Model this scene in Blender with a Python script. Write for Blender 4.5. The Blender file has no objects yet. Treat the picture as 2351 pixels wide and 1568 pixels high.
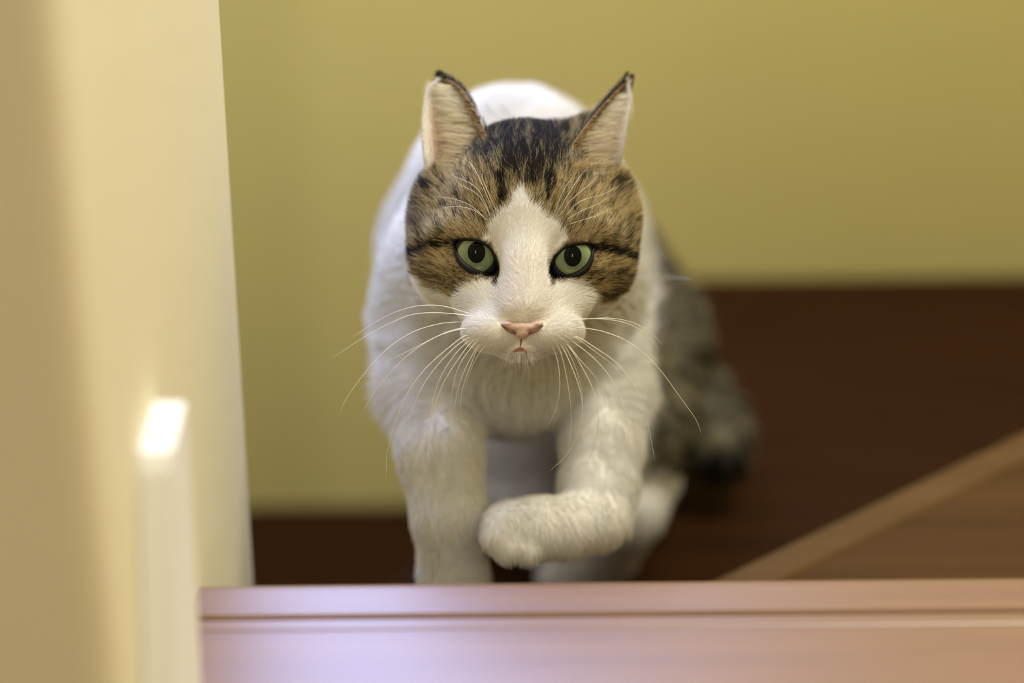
import bpy, bmesh, math
import numpy as np
from mathutils import Vector, Matrix

rng = np.random.default_rng(7)
scene = bpy.context.scene
COL = scene.collection

# ------------------------------------------------------------------ camera
PITCH, ROLL, CAM_H, FPX = math.radians(24.0), 0.0095, 0.493, 85.0 / 36.0 * 2351
CAM = np.array([0.0, 0.0, CAM_H])
FWD = np.array([0, math.cos(PITCH), -math.sin(PITCH)])
UP0 = np.array([0, math.sin(PITCH), math.cos(PITCH)])
RT0 = np.array([1.0, 0, 0])
RT = RT0 * math.cos(ROLL) - UP0 * math.sin(ROLL)
UPV = UP0 * math.cos(ROLL) + RT0 * math.sin(ROLL)
cd = bpy.data.cameras.new('camera')
cam = bpy.data.objects.new('camera', cd)
COL.objects.link(cam)
cam.matrix_world = Matrix(((RT[0], UPV[0], -FWD[0], CAM[0]), (RT[1], UPV[1], -FWD[1], CAM[1]),
                           (RT[2], UPV[2], -FWD[2], CAM[2]), (0, 0, 0, 1)))
cd.sensor_width = 36.0
cd.lens = 85.0
cd.clip_start = 0.01
cd.dof.use_dof = True
cd.dof.focus_distance = 1.062
cd.dof.aperture_fstop = 2.6
scene.camera = cam

# ------------------------------------------------------------------ world and lights
w = bpy.data.worlds.new('world')
scene.world = w
w.use_nodes = True
bg = w.node_tree.nodes['Background']
bg.inputs['Color'].default_value = (1.0, 0.82, 0.42, 1)
bg.inputs['Strength'].default_value = 0.50


def area(name, loc, target, sx, sy, col, power):
    l = bpy.data.lights.new(name, 'AREA')
    l.shape = 'RECTANGLE'
    l.size, l.size_y, l.color, l.energy = sx, sy, col, power
    o = bpy.data.objects.new(name, l)
    COL.objects.link(o)
    o.location = loc
    o.rotation_euler = (Vector(target) - Vector(loc)).to_track_quat('-Z', 'Y').to_euler()
    return o


WIN = (-1.0, 0.06, 0.40, 1.95)                     # x0, x1, z0, z1 of the stair window in the back wall
area('window_daylight', ((WIN[0] + WIN[1]) / 2, 1.70, (WIN[2] + WIN[3]) / 2), ((WIN[0] + WIN[1]) / 2, 0.0, (WIN[2] + WIN[3]) / 2),
     WIN[1] - WIN[0], WIN[3] - WIN[2], (0.38, 0.50, 1.0), 58.0)
area('ceiling_daylight', (0.70, 1.22, 1.95), (0.0, 1.0, 0.0), 0.8, 0.5, (1.0, 0.97, 0.88), 36.0)
area('doorway_daylight', (-0.05, -1.5, 1.95), (0.0, 1.0, 0.1), 0.12, 0.7, (0.96, 0.97, 1.0), 8.5)

scene.view_settings.view_transform = 'Standard'
scene.view_settings.look = 'None'
scene.view_settings.exposure = 0.0
scene.view_settings.gamma = 1.0
scene.view_settings.use_curve_mapping = False


# ------------------------------------------------------------------ helpers
def at(px, py, d):
    """world point (metres) of a photograph pixel at axis depth d"""
    return CAM + d * (FWD + RT * ((px - 1175.5) / FPX) - UPV * ((py - 784.0) / FPX))


def on_z(px, py, z):
    r = at(px, py, 1.0) - CAM
    return CAM + r * ((z - CAM[2]) / r[2])


def on_y(px, py, y):
    r = at(px, py, 1.0) - CAM
    return CAM + r * ((y - CAM[1]) / r[1])


def srgb(r, g, b):
    f = lambda c: (c / 255 / 12.92) if c <= 10 else ((c / 255 + 0.055) / 1.055) ** 2.4
    return (f(r), f(g), f(b))


def mesh_obj(name, verts, faces, mat, parent=None, smooth=False, origin=None):
    me = bpy.data.meshes.new(name)
    v = np.asarray(verts, dtype=float)
    org = np.zeros(3) if origin is None else np.asarray(origin, float)
    me.from_pydata([tuple(p) for p in (v - org)], [], [tuple(int(i) for i in f) for f in faces])
    me.validate()
    if smooth:
        me.polygons.foreach_set('use_smooth', [True] * len(me.polygons))
    if mat:
        me.materials.append(mat)
    o = bpy.data.objects.new(name, me)
    COL.objects.link(o)
    o.location = org
    if parent is not None:
        o.parent = parent
        o.matrix_parent_inverse = Matrix.Identity(4)
        o.location = Vector(org) - parent.location
    return o


def tag(o, label=None, cat=None, kind=None, group=None):
    for k, v in (('label', label), ('category', cat), ('kind', kind), ('group', group)):
        if v:
            o[k] = v
    return o


def prism(poly, z0, z1, bevel=0.0, segs=3):
    """vertical prism over an xy polygon, with its edges bevelled; returns verts, faces"""
    bm = bmesh.new()
    vs = [bm.verts.new((p[0], p[1], z0)) for p in poly]
    f = bm.faces.new(vs)
    r = bmesh.ops.extrude_face_region(bm, geom=[f])
    for e in r['geom']:
        if isinstance(e, bmesh.types.BMVert):
            e.co.z = z1
    bmesh.ops.recalc_face_normals(bm, faces=bm.faces)
    if bevel:
        bmesh.ops.bevel(bm, geom=list(bm.edges), offset=bevel, segments=segs, affect='EDGES', profile=0.5)
    bm.verts.index_update()
    V = [tuple(v.co) for v in bm.verts]
    F = [[v.index for v in f.verts] for f in bm.faces]
    bm.free()
    return V, F


def box(x0, x1, y0, y1, z0, z1, bevel=0.0, segs=3):
    return prism([(x0, y0), (x1, y0), (x1, y1), (x0, y1)], z0, z1, bevel, segs)


# ------------------------------------------------------------------ materials
def new_mat(name):
    m = bpy.data.materials.new(name)
    m.use_nodes = True
    return m, m.node_tree.nodes, m.node_tree.links, m.node_tree.nodes['Principled BSDF']


def paint(name, col, rough=0.7, bump=0.05, scale=60, var=0.05):
    m, N, L, b = new_mat(name)
    tc = N.new('ShaderNodeTexCoord')
    n = N.new('ShaderNodeTexNoise')
    n.inputs['Scale'].default_value = scale
    n.inputs['Detail'].default_value = 5
    L.new(tc.outputs['Object'], n.inputs['Vector'])
    n2 = N.new('ShaderNodeTexNoise')
    n2.inputs['Scale'].default_value = 2.2
    n2.inputs['Detail'].default_value = 3
    L.new(tc.outputs['Object'], n2.inputs['Vector'])
    r = N.new('ShaderNodeValToRGB')
    r.color_ramp.elements[0].position = 0.3
    r.color_ramp.elements[1].position = 0.7
    r.color_ramp.elements[0].color = (*[c * (1 - var) for c in col], 1)
    r.color_ramp.elements[1].color = (*[min(1, c * (1 + var)) for c in col], 1)
    L.new(n2.outputs['Fac'], r.inputs['Fac'])
    L.new(r.outputs['Color'], b.inputs['Base Color'])
    bp = N.new('ShaderNodeBump')
    bp.inputs['Strength'].default_value = bump
    bp.inputs['Distance'].default_value = 0.004
    L.new(n.outputs['Fac'], bp.inputs['Height'])
    L.new(bp.outputs['Normal'], b.inputs['Normal'])
    b.inputs['Roughness'].default_value = rough
    return m


def wood(name, c0, c1, rough, scale=(1.5, 26, 26), coat=0.0, spec=0.5):
    m, N, L, b = new_mat(name)
    tc = N.new('ShaderNodeTexCoord')
    mp = N.new('ShaderNodeMapping')
    mp.inputs['Scale'].default_value = scale
    L.new(tc.outputs['Object'], mp.inputs['Vector'])
    n = N.new('ShaderNodeTexNoise')
    n.inputs['Scale'].default_value = 3
    n.inputs['Detail'].default_value = 8
    n.inputs['Roughness'].default_value = 0.50
    n.inputs['Distortion'].default_value = 0.6
    L.new(mp.outputs['Vector'], n.inputs['Vector'])
    r = N.new('ShaderNodeValToRGB')
    r.color_ramp.elements[0].position = 0.3
    r.color_ramp.elements[1].position = 0.72
    r.color_ramp.elements[0].color = (*c0, 1)
    r.color_ramp.elements[1].color = (*c1, 1)
    L.new(n.outputs['Fac'], r.inputs['Fac'])
    L.new(r.outputs['Color'], b.inputs['Base Color'])
    b.inputs['Roughness'].default_value = rough
    b.inputs['Specular IOR Level'].default_value = spec
    b.inputs['Coat Weight'].default_value = coat
    b.inputs['Coat Roughness'].default_value = 0.36
    bp = N.new('ShaderNodeBump')
    bp.inputs['Strength'].default_value = 0.08
    bp.inputs['Distance'].default_value = 0.002
    L.new(n.outputs['Fac'], bp.inputs['Height'])
    L.new(bp.outputs['Normal'], b.inputs['Normal'])
    return m


M_OLIVE = paint('olive_yellow_wall_paint', (0.68, 0.585, 0.21), 0.75)
M_CREAM = paint('cream_wall_paint', (0.84, 0.785, 0.585), 0.7, 0.12, 40)
M_WHITE = paint('white_gloss_paint', (0.93, 0.95, 0.97), 0.6, 0.01)
M_LANDING = wood('varnished_floor_wood', srgb(116, 80, 48), srgb(130, 92, 56), 0.42, coat=0.9)
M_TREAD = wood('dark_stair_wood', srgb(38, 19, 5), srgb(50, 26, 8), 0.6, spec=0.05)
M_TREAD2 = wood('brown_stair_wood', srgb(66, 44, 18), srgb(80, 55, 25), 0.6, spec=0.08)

M_NOSING = wood('lighter_nosing_wood', srgb(80, 56, 26), srgb(92, 66, 32), 0.5, spec=0.15)  # nosing strip in a slightly lighter brown than its tread

# ------------------------------------------------------------------ the setting
Z1, Z2, Z3 = -0.105, -0.205, -0.395
YW = 1.686                                          # back wall
LX = -0.129                                         # face of the short wall at the left
YE = 0.871                                          # landing edge

# back wall with the window opening above the picture
me = bpy.data.meshes.new('wall_back')
bm = bmesh.new()
for (a, b_, c, d) in ((-1.6, WIN[0], -0.9, 2.2), (WIN[0], WIN[1], -0.9, WIN[2]), (WIN[0], WIN[1], WIN[3], 2.2), (WIN[1], 1.62, -0.9, 2.2)):
    V, F = box(a, b_, YW, YW + 0.12, c, d)
    vs = [bm.verts.new(v) for v in V]
    for f in F:
        bm.faces.new([vs[i] for i in f])
bm.to_mesh(me)
bm.free()
me.materials.append(M_OLIVE)
bw = bpy.data.objects.new('wall_back', me)
COL.objects.link(bw)
tag(bw, 'olive yellow painted wall behind the cat', None, 'structure')

win = mesh_obj('window_1', *box(WIN[0], WIN[1], YW + 0.10, YW + 0.104, WIN[2], WIN[3]), M_WHITE)
tag(win, 'white framed stair window high in the olive wall', None, 'structure')
for (a, b_, c, d) in ((WIN[0], WIN[0] + .04, WIN[2], WIN[3]), (WIN[1] - .04, WIN[1], WIN[2], WIN[3]), (WIN[0] + .04, WIN[1] - .04, WIN[2], WIN[2] + .04), (WIN[0] + .04, WIN[1] - .04, WIN[3] - .04, WIN[3])):
    mesh_obj('window_frame', *box(a, b_, YW + 0.03, YW + 0.06, c, d, 0.004), M_WHITE, win)

# short wall at the left: a pillar with a rounded far corner
V, F = box(-0.42, LX, 0.667, 1.056, -0.9, 2.2, 0.012, 4)
lw = tag(mesh_obj('wall_left', V, F, M_CREAM, smooth=False), 'cream painted wall corner beside the landing', None, 'structure')
fw = tag(mesh_obj('wall_right', *box(1.62, 1.74, -1.0, YW + 0.12, -0.9, 2.2), M_OLIVE), 'olive yellow side wall of the stairwell', None, 'structure')

# white baseboard end on the short wall, its near end cut on a slant
bx0, bx1 = LX + 0.0005, LX + 0.0115
prof = [(0.700, 0.0005), (0.775, 0.0005), (0.788, 0.116), (0.785, 0.121), (0.745, 0.121), (0.741, 0.115)]
V = [(bx0, y, z) for y, z in prof] + [(bx1, y, z) for y, z in prof]
n = len(prof)
F = [list(range(n))[::-1], list(range(n, 2 * n))] + [[i, (i + 1) % n, n + (i + 1) % n, n + i] for i in range(n)]
tag(mesh_obj('baseboard_left', V, F, M_WHITE), 'white baseboard end standing against the cream wall', None, 'structure')

# landing: sub-floor and planks, front board with a rounded nose
fl = tag(mesh_obj('floor', *box(-1.2, 1.62, -1.0, YE - 0.03, -0.06, -0.022), M_TREAD), 'varnished wooden landing in the foreground', None, 'structure')


def nosing(x0, x1, y0, y1, z0, z1, r=0.010):
    pts = [(y0, z0), (y0, z1 - 0.0012), (y0 + 0.0012, z1)]
    for k in range(7):
        a = math.pi / 2 - k / 6 * math.pi / 2
        pts.append((y1 - r + r * math.cos(a), z1 - r + r * math.sin(a)))
    pts += [(y1, z0)]
    n = len(pts)
    V = [(x0, y, z) for y, z in pts] + [(x1, y, z) for y, z in pts]
    F = [list(range(n)), list(range(n, 2 * n))[::-1]] + [[i, n + i, n + (i + 1) % n, (i + 1) % n] for i in range(n)]
    return V, F


mesh_obj('plank', *nosing(LX + 0.0005, 1.62, 0.8395, YE, -0.03, 0.0), M_LANDING, fl)
mesh_obj('plank', *box(LX + 0.0005, 1.62, 0.8295, 0.8385, -0.03, -0.0008, 0.001, 2), M_LANDING, fl)
y = 0.8285
k = 0
while y > -0.9:
    x1_ = 1.62
    x0_ = LX + 0.0005 if y > 0.667 else -1.2
    V, F = box(x0_, x1_, y - 0.148 if y < 0.667 else max(y - 0.148, 0.668), y, -0.03, 0.0, 0.0012, 2)
    mesh_obj('plank', V, F, M_LANDING, fl)
    y = (y - 0.1495) if y < 0.667 else 0.6665
    k += 1


# winder steps
def step(name, poly, z, zb, mat, label, nose_mat=None):
    xs = np.array(poly)
    c = xs.mean(0)
    base = np.array([c[0], c[1], zb])
    V, F = prism([(p[0], p[1]) for p in (xs - (xs - c) * 0.0)], zb, z - 0.03)
    e = tag(mesh_obj(name, V, F, mat, origin=base), label, 'stair step', 'structure')
    V, F = prism([(p[0], p[1]) for p in xs], z - 0.0295, z, 0.006, 3)
    mesh_obj('tread', V, F, mat, e)
    if nose_mat:
        a, b_ = xs[0], xs[-1]
        t_ = (b_ - a) / np.linalg.norm(b_ - a)
        n_ = np.array([-t_[1], t_[0]])
        q = [a + t_ * .01 + n_ * .004, a + t_ * .01 - n_ * .02, b_ - t_ * .01 - n_ * .02, b_ - t_ * .01 + n_ * .004]
        V, F = prism(q, z - 0.026, z + 0.002, 0.004, 3)
        mesh_obj('nosing', V, F, nose_mat, e)
    return e


A = on_z(1700, 1318, Z1)
B = on_z(2351, 1005, Z1)
dirw = (B - A) / np.linalg.norm(B - A)
P1, P2 = A - dirw * 0.16, A + dirw * 1.15
P1 = A - dirw * ((A[1] - 0.78) / dirw[1])
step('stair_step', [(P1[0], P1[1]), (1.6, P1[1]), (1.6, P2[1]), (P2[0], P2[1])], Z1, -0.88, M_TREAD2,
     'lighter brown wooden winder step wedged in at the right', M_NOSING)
A2 = on_z(915, 1318, Z2)
B2 = on_z(1465, 655, Z2)
d2 = (B2 - A2) / np.linalg.norm(B2 - A2)
Q1 = A2 - d2 * ((A2[1] - 0.80) / d2[1])
Q2 = A2 + d2 * ((YW - 0.001 - A2[1]) / d2[1])
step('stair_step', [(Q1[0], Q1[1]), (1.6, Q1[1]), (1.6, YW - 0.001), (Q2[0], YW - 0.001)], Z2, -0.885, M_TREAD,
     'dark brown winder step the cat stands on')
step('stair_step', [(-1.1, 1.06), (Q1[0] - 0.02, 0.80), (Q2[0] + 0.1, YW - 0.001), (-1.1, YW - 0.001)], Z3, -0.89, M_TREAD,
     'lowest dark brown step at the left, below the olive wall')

# ------------------------------------------------------------------ the cat
# cat frame: u to the picture's right, v up, w towards the viewer, in centimetres about the middle of the head
D0 = 109.0
O = at(1200, 560, D0 / 100)
CO = np.array([(1200 - 1175.5) / FPX * D0, -(560 - 784.0) / FPX * D0])


def cp(px, py, d):
    return np.array([(px - 1175.5) / FPX * d - CO[0], -(py - 784.0) / FPX * d - CO[1], D0 - d])


def hp(px, py, w):
    return cp(px, py, D0 - w)


def to_world(p):
    p = np.asarray(p)
    return O + 0.01 * (p[..., 0:1] * RT + p[..., 1:2] * UPV - p[..., 2:3] * FWD)


def dir_c(v):
    v = np.asarray(v, float)
    return np.array([v @ RT, v @ UPV, -(v @ FWD)])


def from_world(p):
    return dir_c(np.asarray(p) - O) * 100


def to_px(p):
    d = D0 - p[:, 2]
    return (p[:, 0] + CO[0]) / d * FPX + 1175.5, 784 - (p[:, 1] + CO[1]) / d * FPX


DOWN = dir_c((0, 0, -1))
BACK = dir_c((0, 1, 0))


# ---- signed distance pieces
def ell(p, c, r):
    q = (p - np.asarray(c)) / np.asarray(r)
    k0 = np.linalg.norm(q, axis=1)
    k1 = np.linalg.norm(q / np.asarray(r), axis=1) + 1e-9
    return k0 * (k0 - 1) / k1


def cone(p, a, b, ra, rb):
    a, b = np.asarray(a, float), np.asarray(b, float)
    ab = b - a
    t = np.clip(((p - a) @ ab) / (ab @ ab), 0, 1)
    return np.linalg.norm(p - a - t[:, None] * ab, axis=1) - (ra + (rb - ra) * t)


def smin(a, b, k):
    h = np.clip(0.5 + 0.5 * (b - a) / k, 0, 1)
    return b + (a - b) * h - k * h * (1 - h)


def smax(a, b, k):
    return -smin(-a, -b, k)


def poly_sd(x, y, poly):
    """signed distance to a closed polygon, negative inside"""
    P = np.asarray(poly, float)
    d = np.full(x.shape, 1e9)
    ins = np.zeros(x.shape, bool)
    for i in range(len(P)):
        a, b = P[i], P[(i + 1) % len(P)]
        e = b - a
        t = np.clip(((x - a[0]) * e[0] + (y - a[1]) * e[1]) / (e @ e), 0, 1)
        d = np.minimum(d, np.hypot(x - a[0] - t * e[0], y - a[1] - t * e[1]))
        c = (a[1] > y) != (b[1] > y)
        with np.errstate(divide='ignore', invalid='ignore'):
            xi = a[0] + (y - a[1]) * e[0] / (e[1] if e[1] != 0 else 1e-9)
        ins ^= c & (x < xi)
    return np.where(ins, -d, d)


def line_d(x, y, pts):
    d = np.full(x.shape, 1e9)
    for a, b in zip(pts[:-1], pts[1:]):
        a, b = np.asarray(a, float), np.asarray(b, float)
        e = b - a
        t = np.clip(((x - a[0]) * e[0] + (y - a[1]) * e[1]) / (e @ e), 0, 1)
        d = np.minimum(d, np.hypot(x - a[0] - t * e[0], y - a[1] - t * e[1]))
    return d


def smooth_loop(pts, n=72):
    P = np.asarray(pts, float)
    m = len(P)
    out = []
    for i in range(m):
        p0, p1, p2, p3 = P[i - 1], P[i], P[(i + 1) % m], P[(i + 2) % m]
        for k in range(max(2, n // m)):
            t = k / max(2, n // m)
            out.append(0.5 * (2 * p1 + (p2 - p0) * t + (2 * p0 - 5 * p1 + 4 * p2 - p3) * t * t + (3 * p1 - p0 - 3 * p2 + p3) * t ** 3))
    return np.array(out)


def spline(pts, n):
    P = np.asarray(pts, float)
    P = np.vstack([2 * P[0] - P[1], P, 2 * P[-1] - P[-2]])
    m = len(P) - 3
    out = []
    for k in range(n):
        s = k / (n - 1) * m
        i = min(int(s), m - 1)
        t = s - i
        p0, p1, p2, p3 = P[i:i + 4]
        out.append(0.5 * (2 * p1 + (p2 - p0) * t + (2 * p0 - 5 * p1 + 4 * p2 - p3) * t * t + (3 * p1 - p0 - 3 * p2 + p3) * t ** 3))
    return np.array(out)


# ---- eyes (outline of the lid opening in photograph pixels, eyeball centres)
ER = 1.12
EYE_W = 1.55
EYES = [
    dict(c=hp(1093, 586, EYE_W), ic=(1092, 585), pc=(1094, 579),
         out=smooth_loop([(1047, 557), (1062, 552.5), (1092, 554), (1112, 562), (1128, 576), (1137, 594), (1141, 614), (1139, 629), (1122, 630), (1100, 627), (1078, 617), (1060, 602), (1049, 580)])),
    dict(c=hp(1314, 594, EYE_W), ic=(1316, 589), pc=(1315, 587),
         out=smooth_loop([(1359, 566), (1344, 561.5), (1314, 564), (1294, 572), (1279, 586), (1270, 602), (1266, 619), (1269, 633), (1286, 636), (1306, 635), (1330, 626), (1348, 610), (1357, 588)])),
]


def px_to_plane(pts, w):
    return np.array([hp(x, y, w)[:2] for x, y in pts])


for e in EYES:
    cc_ = e['out'].mean(0)
    e['out'] = cc_ + (e['out'] - cc_) * 1.05
    e['poly'] = px_to_plane(e['out'], EYE_W + 0.75)

GROUND2 = Z2


def gpt(px, py, z):
    return from_world(on_z(px, py, z))


# limb chains: (point, radius)
L_FL = [(cp(1028, 780, 120), 3.0), (cp(988, 900, 118), 2.35), (cp(1010, 1040, 115), 1.85), (cp(1034, 1180, 114.5), 1.66), (cp(1042, 1310, 115.5), 1.55), (gpt(1046, 1395, Z2 + 0.016), 1.6), (gpt(1046, 1425, Z2 + 0.014), 1.45)]
L_FR = [(cp(1325, 785, 120.5), 3.0), (cp(1378, 910, 119), 2.15), (cp(1383, 1020, 117), 1.8), (cp(1375, 1115, 116), 1.68), (cp(1362, 1190, 115), 1.6), (cp(1300, 1212, 114.2), 1.42), (cp(1235, 1214, 113.6), 1.43), (cp(1178, 1216, 113.2), 1.38)]
L_HR = [(cp(1400, 800, 144), 5.6), (cp(1448, 985, 134), 3.4), (cp(1462, 1080, 135), 2.3), (cp(1440, 1170, 133), 1.9), (gpt(1390, 1265, Z2 + 0.03), 1.7), (gpt(1335, 1300, Z2 + 0.017), 1.6), (gpt(1300, 1325, Z2 + 0.015), 1.5)]
L_HL = [(cp(1130, 800, 146), 5.2), (cp(1165, 960, 138), 3.6), (cp(1180, 1070, 139), 2.7), (cp(1120, 1180, 143), 1.8), (gpt(1050, 1300, Z3 + 0.03), 1.5), (gpt(1045, 1345, Z3 + 0.017), 1.5)]
TAIL = [(cp(1400, 560, 150), 2.4), (cp(1490, 660, 152), 1.75), (cp(1545, 780, 152), 1.55), (cp(1585, 890, 151), 1.6), (cp(1635, 970, 149), 1.7), (cp(1652, 1030, 147), 1.5)]
TOES = [(hp(1150, 1203, -3.6), .8), (hp(1145, 1232, -3.3), .8), (hp(1168, 1255, -3.3), .78), (hp(1208, 1262, -3.6), .72)]


def head_sd(p):
    m = p.copy()
    m[:, 0] = np.abs(p[:, 0])
    d = ell(p, (0.05, 1.75, -1.9), (3.75, 3.85, 4.1))
    d = smin(d, ell(m, (2.62, -0.25, -0.9), (2.4, 2.85, 2.6)), 1.2)
    d = smin(d, ell(p, (0.05, 1.5, 0.75), (2.9, 2.5, 2.2)), 1.2)
    d = smin(d, ell(m, (2.2, 0.5, 1.5), (1.7, 0.72, 1.1)), 0.8)
    d = smin(d, cone(p, (0.05, 0.9, 2.0), (0.0, -2.9, 3.75), 1.15, 0.80), 0.7)
    d = smin(d, ell(p, (0.0, -3.1, 1.7), (2.1, 1.6, 2.2)), 0.9)
    d = smin(d, ell(m, (1.2, -3.95, 2.85), (1.45, 0.92, 1.35)), 0.55)
    d = smin(d, ell(p, (-0.08, -4.62, 2.75), (1.15, 0.62, 0.95)), 0.18)
    d = smin(d, ell(m, (1.75, -2.4, 1.3), (1.25, 1.3, 1.3)), 1.0)
    d = smin(d, ell(p, hp(1010, 478, -1.5), (1.1, 1.6, 1.5)), 1.2)
    d = smin(d, ell(p, hp(1400, 484, -1.5), (1.1, 1.6, 1.5)), 1.2)
    d = smin(d, ell(p, (0.0, -3.7, 0.6), (2.3, 1.3, 2.6)), 0.8)
    # bumps the ears stand on
    d = smin(d, ell(p, hp(1062, 425, -1.5), (1.3, 0.8, 1.2)), 0.7)
    d = smin(d, ell(p, hp(1362, 425, -1.5), (1.3, 0.8, 1.2)), 0.7)
    d = smin(d, cone(p, hp(1300, 340, -2.2), hp(1362, 285, -2.7), 1.1, 0.45), 0.8)
    for e in EYES:
        d = smin(d, np.linalg.norm(p - e['c'], axis=1) - (ER + 0.11), 0.55)
    return d


def chain(p, d, L, k):
    c = None
    for (a, ra), (b, rb) in zip(L[:-1], L[1:]):
        e = cone(p, a, b, ra, rb)
        c = e if c is None else smin(c, e, 0.4)
    return smin(d, c, k) if d is not None else c


def body_sd(p):
    d = cone(p, cp(1168, 700, 121), cp(1180, 590, 134), 5.7, 6.4)
    d = smin(d, cone(p, cp(1180, 590, 134), cp(1225, 560, 147), 6.6, 6.4), 2)
    d = smin(d, ell(p, cp(1180, 500, 126), (5.3, 6.3, 6.0)), 2.5)
    d = smin(d, ell(p, cp(1168, 690, 121), (5.9, 6.3, 5.0)), 1.5)
    d = smin(d, cone(p, cp(1200, 540, 112.5), cp(1185, 640, 119), 4.2, 5.4), 1.5)
    d = smin(d, cone(p, cp(1182, 830, 118), cp(1185, 780, 135), 3.4, 4.6), 1.5)
    d = chain(p, d, L_FL, 1.4)
    d = chain(p, d, L_HR, 1.4)
    d = chain(p, d, L_HL, 1.4)
    d = chain(p, d, TAIL, 0.8)
    fr = chain(p, None, L_FR, 1.4)
    for c, r in TOES:
        fr = smin(fr, np.linalg.norm(p - c, axis=1) - r, 0.28)
    for dx in (-0.75, 0.0, 0.75):                                   # toes of the standing paw
        c = L_FL[-1][0] + dir_c((dx, -1.0, -0.3)) * 1.0
        d = smin(d, np.linalg.norm(p - c, axis=1) - 0.9, 0.3)
    kj = np.clip(1.0 - (-8.0 - p[:, 1]) * 0.45, 0.12, 1.0)
    return smin(d, fr, kj)


def cat_sd(p):
    d = body_sd(p)
    nh = p[:, 2] > -9
    h = np.full(len(p), 1e3)
    if nh.any():
        h[nh] = head_sd(p[nh])
    d = smin(d, h, 0.9)
    near = (p[:, 2] > 1.2) & (np.abs(p[:, 0]) < 4) & (np.abs(p[:, 1] + 0.7) < 2)
    if near.any():
        q = p[near]
        dd = d[near]
        for e in EYES:
            dd = np.maximum(dd, -np.maximum(poly_sd(q[:, 0], q[:, 1], e['poly']), 1.0 - q[:, 2]))
        d[near] = dd
    return d


def grad(f, p, h=0.02):
    g = np.empty_like(p)
    for a in range(3):
        q = p.copy()
        q[:, a] += h
        r = p.copy()
        r[:, a] -= h
        g[:, a] = f(q) - f(r)
    return g / (np.linalg.norm(g, axis=1, keepdims=True) + 1e-9)


def surface_net(f, lo, hi, h, block=8, iters=2):
    lo = np.asarray(lo, float)
    nb = np.ceil((np.asarray(hi) - lo) / (h * block)).astype(int)
    N = nb * block + 1
    G = np.empty(N, np.float32)
    B = np.stack(np.meshgrid(*[np.arange(k) for k in nb], indexing='ij'), -1).reshape(-1, 3)
    cen = lo + (B + 0.5) * h * block
    dc = f(cen)
    full = np.repeat(np.repeat(np.repeat(dc.reshape(nb), block, 0), block, 1), block, 2)
    G[:-1, :-1, :-1] = full
    G[-1], G[:, -1], G[:, :, -1] = 1, 1, 1
    act = B[np.abs(dc) < h * block * 1.35]
    off = np.stack(np.meshgrid(*[np.arange(block + 1)] * 3, indexing='ij'), -1).reshape(-1, 3)
    for c in range(0, len(act), 400):
        idx = (act[c:c + 400, None, :] * block + off[None]).reshape(-1, 3)
        G[idx[:, 0], idx[:, 1], idx[:, 2]] = f(lo + idx * h)
    s = G < 0
    n = np.array(N)
    cnt = np.zeros(n - 1, np.int8)
    for a in (0, 1):
        for b in (0, 1):
            for c in (0, 1):
                cnt += s[a:n[0] - 1 + a, b:n[1] - 1 + b, c:n[2] - 1 + c]
    cells = np.argwhere((cnt > 0) & (cnt < 8))
    idmap = np.full(n - 1, -1, np.int64)
    idmap[cells[:, 0], cells[:, 1], cells[:, 2]] = np.arange(len(cells))
    acc = np.zeros((len(cells), 3))
    num = np.zeros(len(cells))
    co = [(a, b, c) for a in (0, 1) for b in (0, 1) for c in (0, 1)]
    for A_ in co:
        for B_ in co:
            if sum(B_) - sum(A_) != 1 or any(y < x for x, y in zip(A_, B_)):
                continue
            va = G[tuple((cells + A_).T)].astype(float)
            vb = G[tuple((cells + B_).T)].astype(float)
            m = (va < 0) != (vb < 0)
            t = np.where(m, va / (va - vb + 1e-12), 0)
            pt = np.array(A_) + t[:, None] * (np.array(B_) - np.array(A_))
            acc[m] += pt[m]
            num[m] += 1
    V = lo + (cells + acc / num[:, None]) * h
    F = []
    for ax in range(3):
        o1, o2 = [(1, 2), (2, 0), (0, 1)][ax]
        sl = [slice(None)] * 3
        sl2 = [slice(None)] * 3
        sl[ax] = slice(0, -1)
        sl2[ax] = slice(1, None)
        ch = np.argwhere(s[tuple(sl)] != s[tuple(sl2)])
        ch = ch[(ch[:, o1] > 0) & (ch[:, o2] > 0) & (ch[:, o1] < n[o1] - 1) & (ch[:, o2] < n[o2] - 1)]
        flip = s[tuple(ch.T)]
        q = []
        for (da, db) in ((0, 0), (-1, 0), (-1, -1), (0, -1)):
            c = ch.copy()
            c[:, o1] += da
            c[:, o2] += db
            q.append(idmap[tuple(c.T)])
        q = np.stack(q, 1)
        q[~flip] = q[~flip][:, ::-1]
        F.append(q)
    F = np.vstack(F)
    F = F[(F >= 0).all(1)]
    for _ in range(iters):
        dd = f(V)
        V = V - np.clip(dd, -h * .6, h * .6)[:, None] * grad(f, V)
    return V, F


def np_mesh(name, V, F):
    me = bpy.data.meshes.new(name)
    k = F.shape[1]
    me.vertices.add(len(V))
    me.vertices.foreach_set('co', np.ascontiguousarray(V, np.float32).ravel())
    me.loops.add(F.size)
    me.loops.foreach_set('vertex_index', F.ravel().astype(np.int32))
    me.polygons.add(len(F))
    me.polygons.foreach_set('loop_start', np.arange(0, F.size, k, dtype=np.int32))
    me.polygons.foreach_set('use_smooth', np.ones(len(F), bool))
    me.update(calc_edges=True)
    me.validate()
    return me


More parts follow.
